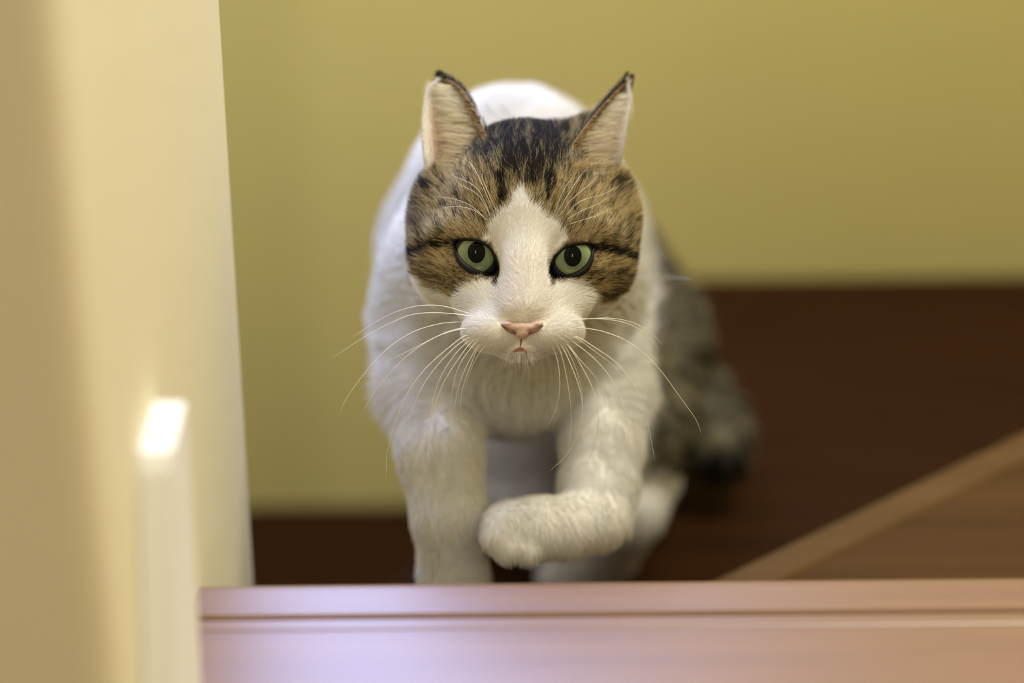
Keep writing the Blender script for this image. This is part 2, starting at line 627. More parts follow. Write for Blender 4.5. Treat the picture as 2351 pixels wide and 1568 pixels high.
# ---- coat: where the tabby patches and dark marks lie
TABBY = [(1195, 418), (1172, 462), (1135, 490), (1120, 515), (1112, 545), (1130, 562), (1143, 600), (1140, 642), (1108, 640), (1066, 648), (1048, 672), (1030, 680), (990, 655), (955, 628), (928, 590), (880, 540), (880, 380), (940, 180), (1200, 160), (1480, 180), (1520, 540), (1490, 590), (1466, 632), (1432, 670), (1385, 694), (1358, 662), (1338, 642), (1300, 644), (1268, 647), (1265, 600), (1285, 572), (1308, 545), (1290, 512), (1252, 482), (1218, 458)]
MARKS = [  # px, py, rx, ry, strength
    (1207, 315, 128, 92, 1.0), (1150, 405, 13, 28, 1), (1152, 447, 11, 18, 1), (1186, 385, 8, 24, .9), (1222, 405, 14, 24, 1), (1264, 408, 15, 32, 1),
    (1256, 446, 10, 20, 1), (1240, 372, 9, 26, .8), (1215, 372, 7, 22, .8), (1020, 474, 13, 8, .9), (975, 425, 34, 20, .7), (1075, 450, 10, 8, .5),
    (1318, 480, 10, 10, .8), (1400, 470, 12, 8, .5), (1440, 500, 8, 8, .5), (1420, 425, 30, 18, .45), (1340, 330, 40, 50, .35)]
LINES = [([(1046, 556), (1010, 556), (985, 562), (950, 582), (936, 592)], 11, 1.0), ([(1360, 566), (1395, 568), (1425, 578), (1455, 596), (1475, 604)], 11, 1.0),
         ([(950, 615), (985, 622), (1020, 640), (1040, 660)], 15, .3), ([(1460, 625), (1425, 645), (1390, 672)], 16, .3),
         ]
TEARS = [[(1140, 622), (1136, 650)], [(1267, 628), (1270, 652)]]
LIGHT = [(1018, 590, 26, 20, .8), (1385, 602, 26, 22, .8), (1065, 525, 60, 18, .6), (1340, 535, 60, 18, .6), (1110, 480, 24, 30, .4), (1300, 480, 24, 30, .4)]
GREY = [(950, 505, 45, 48, .9), (1000, 520, 30, 20, .5)]


def rnoise(x, y, s, seed=0.0):
    return (np.sin(x / s * 1.3 + seed + 1.7 * np.sin(y / s * .9 + seed)) + np.sin(y / s * 1.7 - seed * 2 + 1.3 * np.sin(x / s * 1.1))) * 0.5


def blob(x, y, L):
    o = np.zeros(x.shape)
    for (a, b, rx, ry, st) in L:
        o = np.maximum(o, st * np.clip(1.6 - 1.3 * np.hypot((x - a) / rx, (y - b) / ry), 0, 1))
    return o


def coat(p, jit=0.0):
    """tabby weight, dark weight, light weight, grey weight at points of the cat frame"""
    x, y = to_px(p)
    if jit:
        x = x + rng.normal(0, jit, x.shape)
        y = y + rng.normal(0, jit, x.shape)
    head = (p[:, 2] > -6.0) & (y < 720)
    sd = poly_sd(x, y, TABBY) + 4 * rnoise(x, y, 9)
    tab = np.where(head, np.clip(0.5 - sd / 8, 0, 1), 0)
    tab *= np.clip((p[:, 2] + 5.6) / 0.8, 0, 1)
    dark = blob(x, y, MARKS)
    crown = np.clip(1 - np.hypot((x - 1208) / 120, (y - 300) / 85), 0, 1)
    dark = np.maximum(dark - 0.35 * crown * (np.sin(x / 5.2 + 0.7 * np.sin(y / 15)) > 0.3), 0)
    for pts, wd, st in LINES:
        dark = np.maximum(dark, st * np.clip(1.5 - 1.1 * line_d(x, y, pts) / wd, 0, 1))
    for pts in TEARS:
        tw = np.clip(1.6 - line_d(x, y, pts) / 4.5, 0, 1) * head
        dark = np.maximum(dark, tw)
        tab = np.maximum(tab, tw)
    # tabby flank, thigh and tail
    d = D0 - p[:, 2]
    flank = np.clip((x - (1478 + 10 * rnoise(x, y, 25))) / 14, 0, 1) * np.clip((d - 125) / 2, 0, 1) * np.clip((1082 - y + 12 * rnoise(x, y, 20)) / 14, 0, 1)
    tl = chain(p, None, TAIL, 1)
    tail = np.clip((0.55 - tl) / 0.2, 0, 1) * (d > 140)
    fl = np.maximum(flank, tail)
    tab = np.maximum(tab, fl)
    fd = np.clip(0.32 + 0.22 * np.sin(y / 19 + x / 40), 0.0, 1)
    tipd = np.clip((y - 1000) / 40, 0, 1) * tail
    dark = np.where(fl > 0.3, np.maximum(fd, tipd), dark)
    patch = np.clip(1.3 - np.hypot((x - 1566) / 16, (y - 905) / 60), 0, 1) * tail
    tab = tab * (1 - patch)
    return tab, np.clip(dark, 0, 1), blob(x, y, LIGHT), blob(x, y, GREY), fl


C_WHITE = np.array(srgb(250, 248, 243))
C_TAN = np.array(srgb(184, 166, 124))
C_LTAN = np.array(srgb(228, 208, 166))
C_DARK = np.array(srgb(30, 25, 20))
C_BROWN = np.array(srgb(92, 78, 56))
C_GREY = np.array(srgb(150, 140, 124))
C_FGREY = np.array(srgb(146, 140, 116))


def mix(a, b, t):
    return a + (b - a) * t[..., None]


def skin_colour(p):
    tab, dark, li, gr, fl = coat(p)
    base = mix(np.broadcast_to(C_BROWN * 1.1, p.shape), C_TAN, np.clip(0.25 + li, 0, 1))
    base = mix(base, C_FGREY, fl)
    base = mix(base, C_DARK, dark * 0.9)
    col = mix(np.broadcast_to(C_WHITE, p.shape), base, tab)
    x, y = to_px(p)
    for e in EYES:
        ne = np.clip(1.4 - np.maximum(poly_sd(x, y, e['out']), 0) / 7, 0, 1) * (p[:, 2] > 0.8)
        col = mix(col, np.array([0.012, 0.01, 0.008]), ne)
    return col


# ---- materials of the cat
def attr_mat(name, attr, rough=0.6, sheen=0.0, sss=0.0):
    m, N, L, b = new_mat(name)
    a = N.new('ShaderNodeAttribute')
    a.attribute_name = attr
    n = N.new('ShaderNodeTexNoise')
    n.inputs['Scale'].default_value = 900
    mx = N.new('ShaderNodeMix')
    mx.data_type = 'RGBA'
    mx.blend_type = 'MULTIPLY'
    mx.inputs['Factor'].default_value = 0.12
    L.new(a.outputs['Color'], mx.inputs['A'])
    L.new(n.outputs['Fac'], mx.inputs['B'])
    L.new(mx.outputs['Result'], b.inputs['Base Color'])
    b.inputs['Roughness'].default_value = rough
    b.inputs['Specular IOR Level'].default_value = 0.2
    if sss:
        b.inputs['Subsurface Weight'].default_value = sss
        b.inputs['Subsurface Radius'].default_value = (0.004, 0.002, 0.001)
    return m


M_SKIN = attr_mat('cat_coat_skin', 'coat', 0.85)
mf, N, L, b = new_mat('cat_fur')
a_ = N.new('ShaderNodeAttribute')
a_.attribute_name = 'hair_colour'
L.new(a_.outputs['Color'], b.inputs['Base Color'])
b.inputs['Roughness'].default_value = 0.7
b.inputs['Specular IOR Level'].default_value = 0.1
M_FUR = mf
M_BLACK, N, L, b = new_mat('wet_black_eyelid_skin')
b.inputs['Base Color'].default_value = (0.006, 0.005, 0.004, 1)
b.inputs['Roughness'].default_value = 0.45
b.inputs['Specular IOR Level'].default_value = 0.25
M_WHISK, N, L, b = new_mat('whisker')
b.inputs['Base Color'].default_value = (0.92, 0.89, 0.80, 1)
b.inputs['Roughness'].default_value = 0.35

cat = bpy.data.objects.new('cat', None)
COL.objects.link(cat)
paw_w = to_world(L_FL[-1][0])
cat.location = (float(paw_w[0]), float(paw_w[1]), Z2)
cat.empty_display_size = 0.05
tag(cat, 'white cat with brown tabby cap and green eyes climbing the stairs, one paw raised', 'cat')
COFF = np.array(cat.location)


def child(name, me, mat=None, parent=None):
    o = bpy.data.objects.new(name, me)
    COL.objects.link(o)
    if mat:
        me.materials.append(mat)
    o.parent = parent or cat
    return o


def child_pts(V):
    return to_world(V) - COFF


def set_colour(me, name, col):
    at_ = me.attributes.new(name, 'FLOAT_COLOR', 'POINT')
    c = np.ones((len(col), 4), np.float32)
    c[:, :3] = col
    at_.data.foreach_set('color', c.ravel())


# ---- ears: thin cupped shells, joined into the body mesh
EARS = [
    dict(inner=[hp(1136, 405, 1.0), hp(1124, 335, 0.4), hp(1096, 265, -0.6), hp(1066, 212, -1.5), hp(1036, 186, -2.2), hp(1012, 179, -2.6)],
         outer=[hp(1000, 455, -1.3), hp(973, 365, -0.6), hp(970, 285, -1.1), hp(976, 228, -1.8), hp(990, 196, -2.3), hp(1010, 179, -2.65)],
         cup=2.1, side=1),
    dict(inner=[hp(1292, 400, 1.0), hp(1314, 335, 0.3), hp(1352, 280, -0.7), hp(1388, 238, -1.5), hp(1420, 204, -2.1), hp(1441, 184, -2.5)],
         outer=[hp(1402, 460, -1.3), hp(1427, 362, -0.8), hp(1439, 285, -1.2), hp(1446, 238, -1.8), hp(1446, 208, -2.2), hp(1443, 184, -2.55)],
         cup=1.9, side=-1)]
NS, NT = 17, 26


def ear_front(E, s, t):
    """s 0 (inner edge) .. 1 (outer edge), t 0 (base) .. 1 (tip)"""
    ie, oe = E['ie'], E['oe']
    ti = np.clip(t * (len(ie) - 1), 0, len(ie) - 1 - 1e-6)
    i = ti.astype(int)
    f = (ti - i)[..., None]
    a = ie[i] * (1 - f) + ie[i + 1] * f
    b = oe[i] * (1 - f) + oe[i + 1] * f
    p = a + (b - a) * s[..., None]
    prof = (4 * s * (1 - s)) ** 1.15
    p[..., 2] -= E['cup'] * prof * (1 - t) ** 0.55 * 1.0
    return p


ear_V, ear_F, ear_C = [], [], []
base_i = 0
for E in EARS:
    E['ie'] = spline(E['inner'], 40)
    E['oe'] = spline(E['outer'], 40)
    S, T = np.meshgrid(np.linspace(0, 1, NS), np.linspace(0, 1, NT), indexing='xy')
    P = ear_front(E, S, T)
    du = np.gradient(P, axis=1)
    dv = np.gradient(P, axis=0)
    nrm = np.cross(du, dv)
    nrm /= np.linalg.norm(nrm, axis=2, keepdims=True) + 1e-9
    nrm *= np.where(nrm[..., 2:3] < 0, -1, 1)
    th = 0.16 * (1 - 0.75 * np.abs(2 * S - 1) ** 3) * (1 - 0.6 * T)
    Bk = P - nrm * th[..., None]
    idx = np.arange(NS * NT).reshape(NT, NS)
    V = np.vstack([P.reshape(-1, 3), Bk.reshape(-1, 3)])
    q = np.stack([idx[:-1, :-1], idx[:-1, 1:], idx[1:, 1:], idx[1:, :-1]], -1).reshape(-1, 4)
    if E['side'] == 1:
        q = q[:, ::-1]
    F = [q, (q + NS * NT)[:, ::-1]]
    for col in (0, NS - 1):
        e = idx[:, col]
        r = np.stack([e[:-1], e[1:], e[1:] + NS * NT, e[:-1] + NS * NT], -1)
        F.append(r)
    F = np.vstack(F)
    pink = np.clip(1.25 - np.hypot((S - 0.62) / 0.5, (T - 0.28) / 0.42), 0, 1)
    cf = mix(np.broadcast_to(np.array(srgb(240, 230, 218)), P.shape), np.array(srgb(212, 164, 144)), pink)
    cf = mix(cf, np.array(srgb(242, 236, 228)), np.clip((S - 0.8) / 0.1, 0, 1))
    edge = np.clip(1 - S / 0.1, 0, 1)
    cf = mix(cf, np.array(srgb(150, 118, 70)), edge * 0.8)
    cb = np.broadcast_to(C_BROWN * 0.7, P.shape)
    ear_V.append(V)
    ear_F.append(F + base_i)
    ear_C.append(np.vstack([cf.reshape(-1, 3), cb.reshape(-1, 3)]))
    base_i += len(V)

BV, BF = surface_net(cat_sd, (-11, -22, -52), (15, 10.5, 7), 0.16)
body_c = skin_colour(BV)
nb_ = len(BV)
allV = np.vstack([BV] + ear_V)
allF = np.vstack([BF, np.vstack(ear_F) + nb_])
body_me = np_mesh('body', child_pts(allV), allF)
if len(body_me.vertices) == len(allV):
    set_colour(body_me, 'coat', np.vstack([body_c] + ear_C))
body = child('body', body_me, M_SKIN)

# ---- eyes
M_EYEBALL, N, L, b = new_mat('eyeball')
b.inputs['Base Color'].default_value = (*srgb(96, 100, 108), 1)
b.inputs['Roughness'].default_value = 0.08
n_ = N.new('ShaderNodeTexNoise')
n_.inputs['Scale'].default_value = 300
r_ = N.new('ShaderNodeValToRGB')
r_.color_ramp.elements[0].color = (*srgb(40, 42, 48), 1)
r_.color_ramp.elements[1].color = (*srgb(84, 88, 96), 1)
L.new(n_.outputs['Fac'], r_.inputs['Fac'])
L.new(r_.outputs['Color'], b.inputs['Base Color'])
M_IRIS = attr_mat('green_iris', 'iris', 0.25)
bb = M_IRIS.node_tree.nodes['Principled BSDF']
bb.inputs['Coat Weight'].default_value = 1.0
bb.inputs['Coat Roughness'].default_value = 0.02
M_PUPIL, N, L, b = new_mat('black_pupil')
b.inputs['Base Color'].default_value = (0.002, 0.002, 0.002, 1)
b.inputs['Roughness'].default_value = 0.03
b.inputs['Specular IOR Level'].default_value = 0.14
b.inputs['Coat Weight'].default_value = 0.0
b.inputs['Coat Roughness'].default_value = 0.02


def cap(centre, R, axis, rx, ry, rings, segs, upv):
    """patch of a sphere round `axis`, elliptical outline rx, ry (cm)"""
    axis = axis / np.linalg.norm(axis)
    xx = np.cross(upv, axis)
    xx /= np.linalg.norm(xx)
    yy = np.cross(axis, xx)
    V = [centre + axis * R]
    F = []
    pol = [(0.0, 0.0)]
    for i in range(1, rings + 1):
        f = i / rings
        for k in range(segs):
            a = 2 * math.pi * k / segs
            x, y = rx * f * math.cos(a), ry * f * math.sin(a)
            V.append(centre + xx * x + yy * y + axis * math.sqrt(max(R * R - x * x - y * y, 0)))
            pol.append((f, a))
    for k in range(segs):
        F.append([0, 1 + k, 1 + (k + 1) % segs])
    for i in range(1, rings):
        o = 1 + (i - 1) * segs
        for k in range(segs):
            F.append([o + k, o + segs + k, o + segs + (k + 1) % segs, o + (k + 1) % segs])
    return np.array(V), F, np.array(pol)


def tube(P, R, sides=8, closed=False, cap_ends=True):
    P = np.asarray(P, float)
    n = len(P)
    R = np.broadcast_to(R, (n,))
    V, F = [], []
    up = np.array([0.13, 0.2, 0.97])
    for i in range(n):
        t = (P[(i + 1) % n] - P[i - 1]) if closed else (P[min(i + 1, n - 1)] - P[max(i - 1, 0)])
        t = t / (np.linalg.norm(t) + 1e-9)
        a = np.cross(t, up)
        a /= np.linalg.norm(a) + 1e-9
        b = np.cross(t, a)
        for k in range(sides):
            th = 2 * math.pi * k / sides
            V.append(P[i] + R[i] * (a * math.cos(th) + b * math.sin(th)))
    for i in range(n if closed else n - 1):
        j = (i + 1) % n
        for k in range(sides):
            F.append([i * sides + k, i * sides + (k + 1) % sides, j * sides + (k + 1) % sides, j * sides + k])
    if not closed and cap_ends:
        F.append(list(range(sides))[::-1])
        F.append([(n - 1) * sides + k for k in range(sides)])
    return np.array(V), F


def part(name, V, F, mat, parent=None, smooth=True):
    me = bpy.data.meshes.new(name)
    me.from_pydata([tuple(v) for v in child_pts(V)], [], [list(map(int, f)) for f in F])
    me.polygons.foreach_set('use_smooth', [smooth] * len(me.polygons))
    o = child(name, me, mat, parent)
    return o


for e in EYES:
    c = e['c']
    V, F, _ = cap(c, ER, np.array([0, 0, 1.0]), ER * .999, ER * .999, 24, 40, np.array([0, 1.0, 0]))
    eye = part('eye', V, F, M_EYEBALL)
    ax = hp(*e['ic'], EYE_W + ER) - c
    ax[2] = math.sqrt(ER ** 2 - ax[0] ** 2 - ax[1] ** 2)
    V, F, pol = cap(c, ER + 0.012, ax, 0.84, 0.84, 28, 96, np.array([0, 1.0, 0]))
    iris = part('iris', V, F, M_IRIS, eye)
    f, a = pol[:, 0], pol[:, 1]
    st = 0.5 + 0.25 * np.sin(a * 37 + 4 * np.sin(f * 9)) + 0.25 * np.sin(a * 61 + 3 * np.sin(f * 14 + a))
    g = mix(np.broadcast_to(np.array(srgb(94, 112, 88)), (len(f), 3)), np.array(srgb(148, 162, 112)), np.clip((f - 0.55) / 0.35 + (st - .5) * .6, 0, 1))
    g = mix(g, np.array(srgb(120, 140, 100)), 0.35 * st)
    g = mix(g, np.array(srgb(30, 40, 24)), np.clip((f - 0.93) / 0.06, 0, 1))
    g = mix(g, np.array(srgb(120, 92, 40)), 0.7 * np.clip(1 - np.hypot((f - .8) / .1, (a - 2.9) / .12), 0, 1))
    set_colour(iris.data, 'iris', g)
    ax2 = hp(*e['pc'], EYE_W + ER) - c
    ax2[2] = math.sqrt(ER ** 2 - ax2[0] ** 2 - ax2[1] ** 2)
    V, F, pol = cap(c, ER + 0.022, ax2, 0.39, 0.47, 12, 48, np.array([0, 1.0, 0]))
    part('pupil', V, F, M_PUPIL, eye)
    # black lid rim
    ring = []
    for (x, y) in e['out']:
        q = hp(x, y, EYE_W + 0.75)
        dx, dy = q[0] - c[0], q[1] - c[1]
        rr = ER + 0.05
        ring.append([q[0], q[1], c[2] + math.sqrt(max(rr * rr - dx * dx - dy * dy, 0.09))])
    ring = np.array(ring)
    low = np.clip((-(ring[:, 1] - c[1])) / 0.7 + 0.35, 0, 1)
    V, F = tube(ring, 0.065 + 0.085 * low, 10, closed=True)
    part('eyelid', V, F, M_BLACK, eye)

# ---- nose, mouth
M_NOSE = paint('pink_nose_skin', srgb(208, 178, 164), 0.6, 0.25, 700, 0.08)
M_LIP = paint('dark_pink_lip', srgb(164, 112, 104), 0.5, 0.1, 500, 0.15)
M_LINE = paint('brown_mouth_line', srgb(136, 100, 82), 0.6, 0.1, 500, 0.15)
NC = hp(1199, 750, 4.12)


def nose_sd(p):
    q = p - NC
    m = q.copy()
    m[:, 0] = np.abs(q[:, 0])
    d = ell(q, (0, -0.02, -0.05), (0.70, 0.26, 0.48))
    d = smin(d, ell(q, (0, -0.25, 0.0), (0.33, 0.28, 0.42)), 0.15)
    d = smin(d, ell(m, (0.60, 0.11, -0.14), (0.35, 0.19, 0.43)), 0.12)
    # nostrils: a slit curling out and up
    d = smax(d, -cone(m, (0.33, -0.25, 0.34), (0.62, -0.15, 0.26), 0.10, 0.06), 0.05)
    d = smax(d, -cone(m, (0.62, -0.15, 0.26), (0.93, 0.10, 0.05), 0.05, 0.025), 0.04)
    # groove down the middle
    d = smax(d, -cone(q, (-0.01, -0.28, 0.47), (-0.03, -0.75, 0.40), 0.035, 0.06), 0.05)
    return d


V, F = surface_net(nose_sd, NC - np.array([1.1, 0.9, 0.8]), NC + np.array([1.1, 0.7, 0.8]), 0.04)
nose = child('nose', np_mesh('nose', child_pts(V), F), M_NOSE)
M_NOSTRIL_SHADE = paint('nostril_shade_brown', srgb(124, 84, 68), 0.6, 0.1, 500, 0.1)
for sx in (-1, 1):  # brown tubes laid in the slits stand in for the shade inside
    P = spline([NC + np.array(q) * np.array([sx, 1, 1]) for q in ((0.30, -0.29, 0.20), (0.45, -0.23, 0.24), (0.62, -0.16, 0.20), (0.80, -0.02, 0.10), (0.95, 0.12, -0.02))], 16)
    V, F = tube(P, 0.055 * (1 - np.linspace(0, 1, 16)) ** 0.5 + 0.015, 8)
    part('nostril_shade', V, F, M_NOSTRIL_SHADE, nose)


def on_cat(px, py, lift=0.0, w0=6.0):
    """point of the cat's surface under a pixel"""
    w = w0
    for _ in range(60):
        p = hp(px, py, w)
        d = float(cat_sd(p[None])[0])
        if d < 0.005:
            break
        w -= max(d * 0.7, 0.005)
    return hp(px, py, w + lift)


def surf_tube(name, pts, r, mat, lift=0.0, n=24, parent=None):
    P = spline([on_cat(x, y, lift) for x, y in pts], n)
    t = np.linspace(0, 1, n)
    V, F = tube(P, r * (0.35 + 0.65 * np.sin(np.pi * np.clip(t, 0.02, 0.98)) ** 0.5), 8)
    return part(name, V, F, mat, parent)


mouth = surf_tube('mouth', [(1120, 794), (1145, 804), (1172, 811), (1194, 813), (1216, 811), (1242, 804), (1260, 798)], 0.04, M_LINE, -0.02, 40)  # brown tube drawn in place of the soft shadow along the mouth
surf_tube('lip', [(1174, 808), (1184, 805), (1194, 802), (1204, 805), (1213, 808)], 0.10, M_LIP, -0.03, 20, mouth)
surf_tube('philtrum', [(1197, 772), (1196, 786), (1193, 803)], 0.035, M_LINE, 0.0, 12, mouth)


# ---- pink pads under the raised paw
for (x_, y_, w_, r_) in ((1312, 1258, -4.8, (0.9, 0.36, 0.6)), (1200, 1270, -3.8, (0.42, 0.3, 0.42))):
    V, F, _ = cap(np.zeros(3), 1.0, np.array([0, 0, 1.0]), .999, .999, 10, 20, np.array([0, 1.0, 0]))
    V2, F2 = np.vstack([V, V * np.array([1, 1, -1.0])]), F + [[len(V) + i for i in f[::-1]] for f in F]
    part('paw_pad', V2 * np.array(r_) + hp(x_, y_, w_), F2, M_NOSE)


# ---- whiskers, each traced from root to tip
def q3(L):
    return [(740 + x / 2.2396, 650 + y / 2.2396) for x, y in L]


WH = [q3(L) for L in (
    [(735, 150), (640, 122), (550, 113), (450, 125), (350, 160), (250, 215), (155, 278)],
    [(735, 165), (640, 155), (540, 152), (430, 170), (300, 230), (180, 300), (45, 390)],
    [(730, 163), (600, 153), (480, 160), (400, 185), (340, 230)],
    [(690, 200), (600, 210), (480, 245), (370, 310), (280, 390), (190, 500), (120, 600), (90, 668)],
    [(700, 235), (620, 260), (500, 320), (400, 370), (310, 413)],
    [(710, 237), (600, 270), (480, 340), (370, 440), (270, 560), (195, 680)],
    [(725, 275), (640, 340), (540, 430), (460, 530), (400, 650), (350, 800), (330, 900), (330, 1010)],
    [(735, 290), (660, 350), (570, 450), (500, 560), (450, 700), (425, 830), (432, 970)],
    [(750, 300), (680, 370), (610, 480), (570, 600), (550, 750), (540, 950)],
    [(770, 300), (700, 390), (620, 520), (570, 660), (550, 780), (575, 910)],
    [(795, 300), (730, 380), (690, 460), (668, 560), (662, 640), (670, 800)],
    [(800, 325), (740, 430), (700, 540), (680, 640), (670, 720)],
    [(800, 335), (760, 430), (725, 530), (712, 620), (715, 720)],
    [(830, 330), (790, 390), (760, 460), (738, 525)],
    [(1300, 190), (1400, 182), (1500, 182), (1600, 205), (1690, 255), (1748, 315)],
    [(1320, 185), (1450, 185), (1560, 205), (1640, 245), (1700, 300), (1733, 353)],
    [(1330, 230), (1430, 245), (1540, 285), (1640, 350), (1740, 450), (1850, 600), (1920, 700), (1950, 775)],
    [(1320, 280), (1400, 330), (1500, 400), (1580, 490), (1640, 600), (1680, 750), (1710, 915)],
    [(1310, 285), (1400, 350), (1480, 410), (1545, 490)],
    [(1300, 310), (1400, 390), (1490, 500), (1550, 650), (1575, 800), (1578, 930)],
    [(1265, 320), (1330, 400), (1400, 480), (1440, 570), (1460, 640)],
    [(1270, 330), (1340, 440), (1400, 570), (1420, 700), (1400, 830), (1360, 930)],
    [(1230, 320), (1290, 450), (1330, 570), (1335, 680), (1310, 790), (1250, 890), (1170, 965)],
    [(1250, 330), (1300, 430), (1335, 560), (1335, 680)],
    [(1215, 330), (1245, 430), (1270, 570), (1280, 700), (1265, 860)],
    [(1190, 340), (1215, 430), (1220, 550), (1200, 650), (1155, 745)])]


def whisker(name, pts, r, w_root=None, w_tip=2.6, inside=18, bow=0.5):
    x0, y0 = pts[0]
    dx, dy = 1200 - x0, 750 - y0
    l = math.hypot(dx, dy)
    if inside:
        pts = [(x0 + dx / l * inside, y0 + dy / l * inside)] + list(pts)
    root = on_cat(*pts[0])
    n = len(pts)
    P = []
    for i, (x, y) in enumerate(pts):
        t = i / (n - 1)
        w_ = root[2] - 0.1 + (w_tip - root[2]) * t + bow * math.sin(math.pi * min(1, t * 1.1))
        P.append(hp(x, y, w_))
    P[0] = root - np.array([0, 0, 0.1])
    P = spline(P, 26)
    t = np.linspace(0, 1, 26)
    V, F = tube(P, r * (1 - t) ** 0.7 + 0.004, 6)
    return part(name, V, F, M_WHISK)


for L_ in WH:
    whisker('whisker', L_, 0.015)
whisker('whisker', [(1470, 633), (1500, 634), (1545, 637), (1590, 641)], 0.02, inside=0, bow=0, w_tip=-1.0)


def q1(L):
    return [(880 + x / 3.457, 130 + y / 3.457) for x, y in L]


for L_ in ([(850, 1260), (770, 1080), (680, 1000), (540, 940)], [(880, 1240), (800, 1050), (740, 920), (680, 830)], [(800, 1270), (690, 1180), (560, 1130), (420, 1110)],
           [(1370, 1260), (1450, 1120), (1540, 980), (1620, 880)], [(1450, 1260), (1560, 1150), (1750, 1090), (1850, 1030)], [(1480, 1330), (1600, 1290), (1700, 1260), (1820, 1200)],
           [(860, 1290), (790, 1150), (730, 1080), (600, 1010)], [(830, 1300), (720, 1220), (600, 1190), (470, 1200)], [(900, 1230), (850, 1120), (800, 1000), (780, 930)],
           [(1400, 1260), (1480, 1150), (1580, 1060), (1700, 960)], [(1360, 1240), (1400, 1130), (1450, 1030), (1500, 960)], [(1460, 1290), (1580, 1220), (1680, 1180), (1790, 1120)]):
    pts = q1(L_)
    P = spline([on_cat(x, y, 0.1 + 0.75 * (i / (len(pts) - 1)) ** 0.6) for i, (x, y) in enumerate(pts)], 22)
    V, F = tube(P, 0.006 * (1 - np.linspace(0, 1, 22)) ** 0.7 + 0.003, 6)
    part('eyebrow_whisker', V, F, M_WHISK)


# ---- fur
def tangent(v, n):
    v = v - n * np.sum(v * n, 1, keepdims=True)
    return v / (np.linalg.norm(v, axis=1, keepdims=True) + 1e-9)


def sample_tris(V, F, dens):
    """points on quads, dens = hairs per cm2 for each face"""
    T = np.vstack([F[:, [0, 1, 2]], F[:, [0, 2, 3]]])
    dn = np.concatenate([dens, dens])
    a, b_, c = V[T[:, 0]], V[T[:, 1]], V[T[:, 2]]
    ar = 0.5 * np.linalg.norm(np.cross(b_ - a, c - a), axis=1)
    n = ar * dn
    k = np.floor(n + rng.random(len(n))).astype(int)
    i = np.repeat(np.arange(len(T)), k)
    r1, r2 = np.sqrt(rng.random(len(i))), rng.random(len(i))
    w0, w1, w2 = (1 - r1)[:, None], (r1 * (1 - r2))[:, None], (r1 * r2)[:, None]
    nn = VN[T[i, 0]] * w0 + VN[T[i, 1]] * w1 + VN[T[i, 2]] * w2
    return a[i] * w0 + b_[i] * w1 + c[i] * w2, nn / (np.linalg.norm(nn, axis=1, keepdims=True) + 1e-9)


HAIRS = []          # tuples: points (n, K, 3), radii (n, K), colours (n, K, 3)
K = 5
TT = np.linspace(0, 1, K)


def add_hairs(root, d0, d1, length, rad, col_root, col_tip, band=None):
    """hairs leaving along d0 and bending to d1"""
    t = TT[None, :, None]
    P = root[:, None, :] + length[:, None, None] * (d0[:, None, :] * (t - 0.5 * t * t) * 1.15 + d1[:, None, :] * (0.5 * t * t) * 1.15)
    R = np.broadcast_to(np.asarray(rad).reshape(-1, 1), (len(root), 1)) * (1 - 0.82 * TT[None, :] ** 1.5)
    C = col_root[:, None, :] + (col_tip - col_root)[:, None, :] * np.clip((t - 0.25) / 0.4, 0, 1)
    HAIRS.append((P.astype(np.float32), R.astype(np.float32), C.astype(np.float32)))


def vnoise(p, s, seed):
    q = p / s
    return np.stack([np.sin(q[:, 0] * 1.1 + 2.1 * np.sin(q[:, 1] * .8 + seed) + seed),
                     np.sin(q[:, 1] * 1.3 + 1.9 * np.sin(q[:, 2] * .9 + seed * 2)),
                     np.sin(q[:, 2] * 1.2 + 2.3 * np.sin(q[:, 0] * .7 + seed * 3))], 1)


VN = np.zeros_like(BV)
fn_ = np.cross(BV[BF[:, 2]] - BV[BF[:, 0]], BV[BF[:, 3]] - BV[BF[:, 1]])
for k_ in range(4):
    np.add.at(VN, BF[:, k_], fn_)
VN /= np.linalg.norm(VN, axis=1, keepdims=True) + 1e-12
fc = BV[BF].mean(1)
fx, fy = to_px(fc)
hd = head_sd(fc)
is_head = (hd < 0.35) & (fc[:, 2] > -5.5)
dens = np.where(is_head, 540.0, 60.0)
dens[(fc[:, 2] < -20)] = 26
dens[is_head & (fy > 640)] = 620
RP, NR = sample_tris(BV, BF, dens)
px_, py_ = to_px(RP)
keep = np.ones(len(RP), bool)
front = RP[:, 2] > 0.8
for e in EYES:
    sd = poly_sd(px_, py_, e['out'])
    keep &= ~((sd < 3.0) & front)
keep &= ~((nose_sd(RP) < 0.06) & front)
RP, NR = RP[keep], NR[keep]
px_, py_ = to_px(RP)
hd = head_sd(RP)
head_w = np.clip(1 - (hd - 0.1) / 0.6, 0, 1) * np.clip((RP[:, 2] + 6.5) / 2.0, 0, 1)
# flow on the head: away from the nose; on the body: backwards and down
f_head = RP - np.array([0.0, -3.75, 5.2])
f_head /= np.linalg.norm(f_head, axis=1, keepdims=True)
f_head[:, 2] -= 0.25
leg = np.clip((-RP[:, 1] - 5.5) / 3.0, 0, 1)
f_body = BACK[None] * (0.9 - 0.75 * leg[:, None]) + DOWN[None] * (0.55 + 0.6 * leg[:, None])
flow = f_head * head_w[:, None] + f_body * (1 - head_w[:, None])
eye_near = np.zeros(len(RP))
for e in EYES:
    sd = poly_sd(px_, py_, e['out'])
    wv = np.clip(1 - sd / 26, 0, 1) * (RP[:, 2] > 0.3)
    away = RP - e['c']
    away[:, 2] -= 0.4
    away /= np.linalg.norm(away, axis=1, keepdims=True)
    flow = flow * (1 - 0.75 * wv[:, None]) + 0.75 * wv[:, None] * away
    eye_near = np.maximum(eye_near, wv)
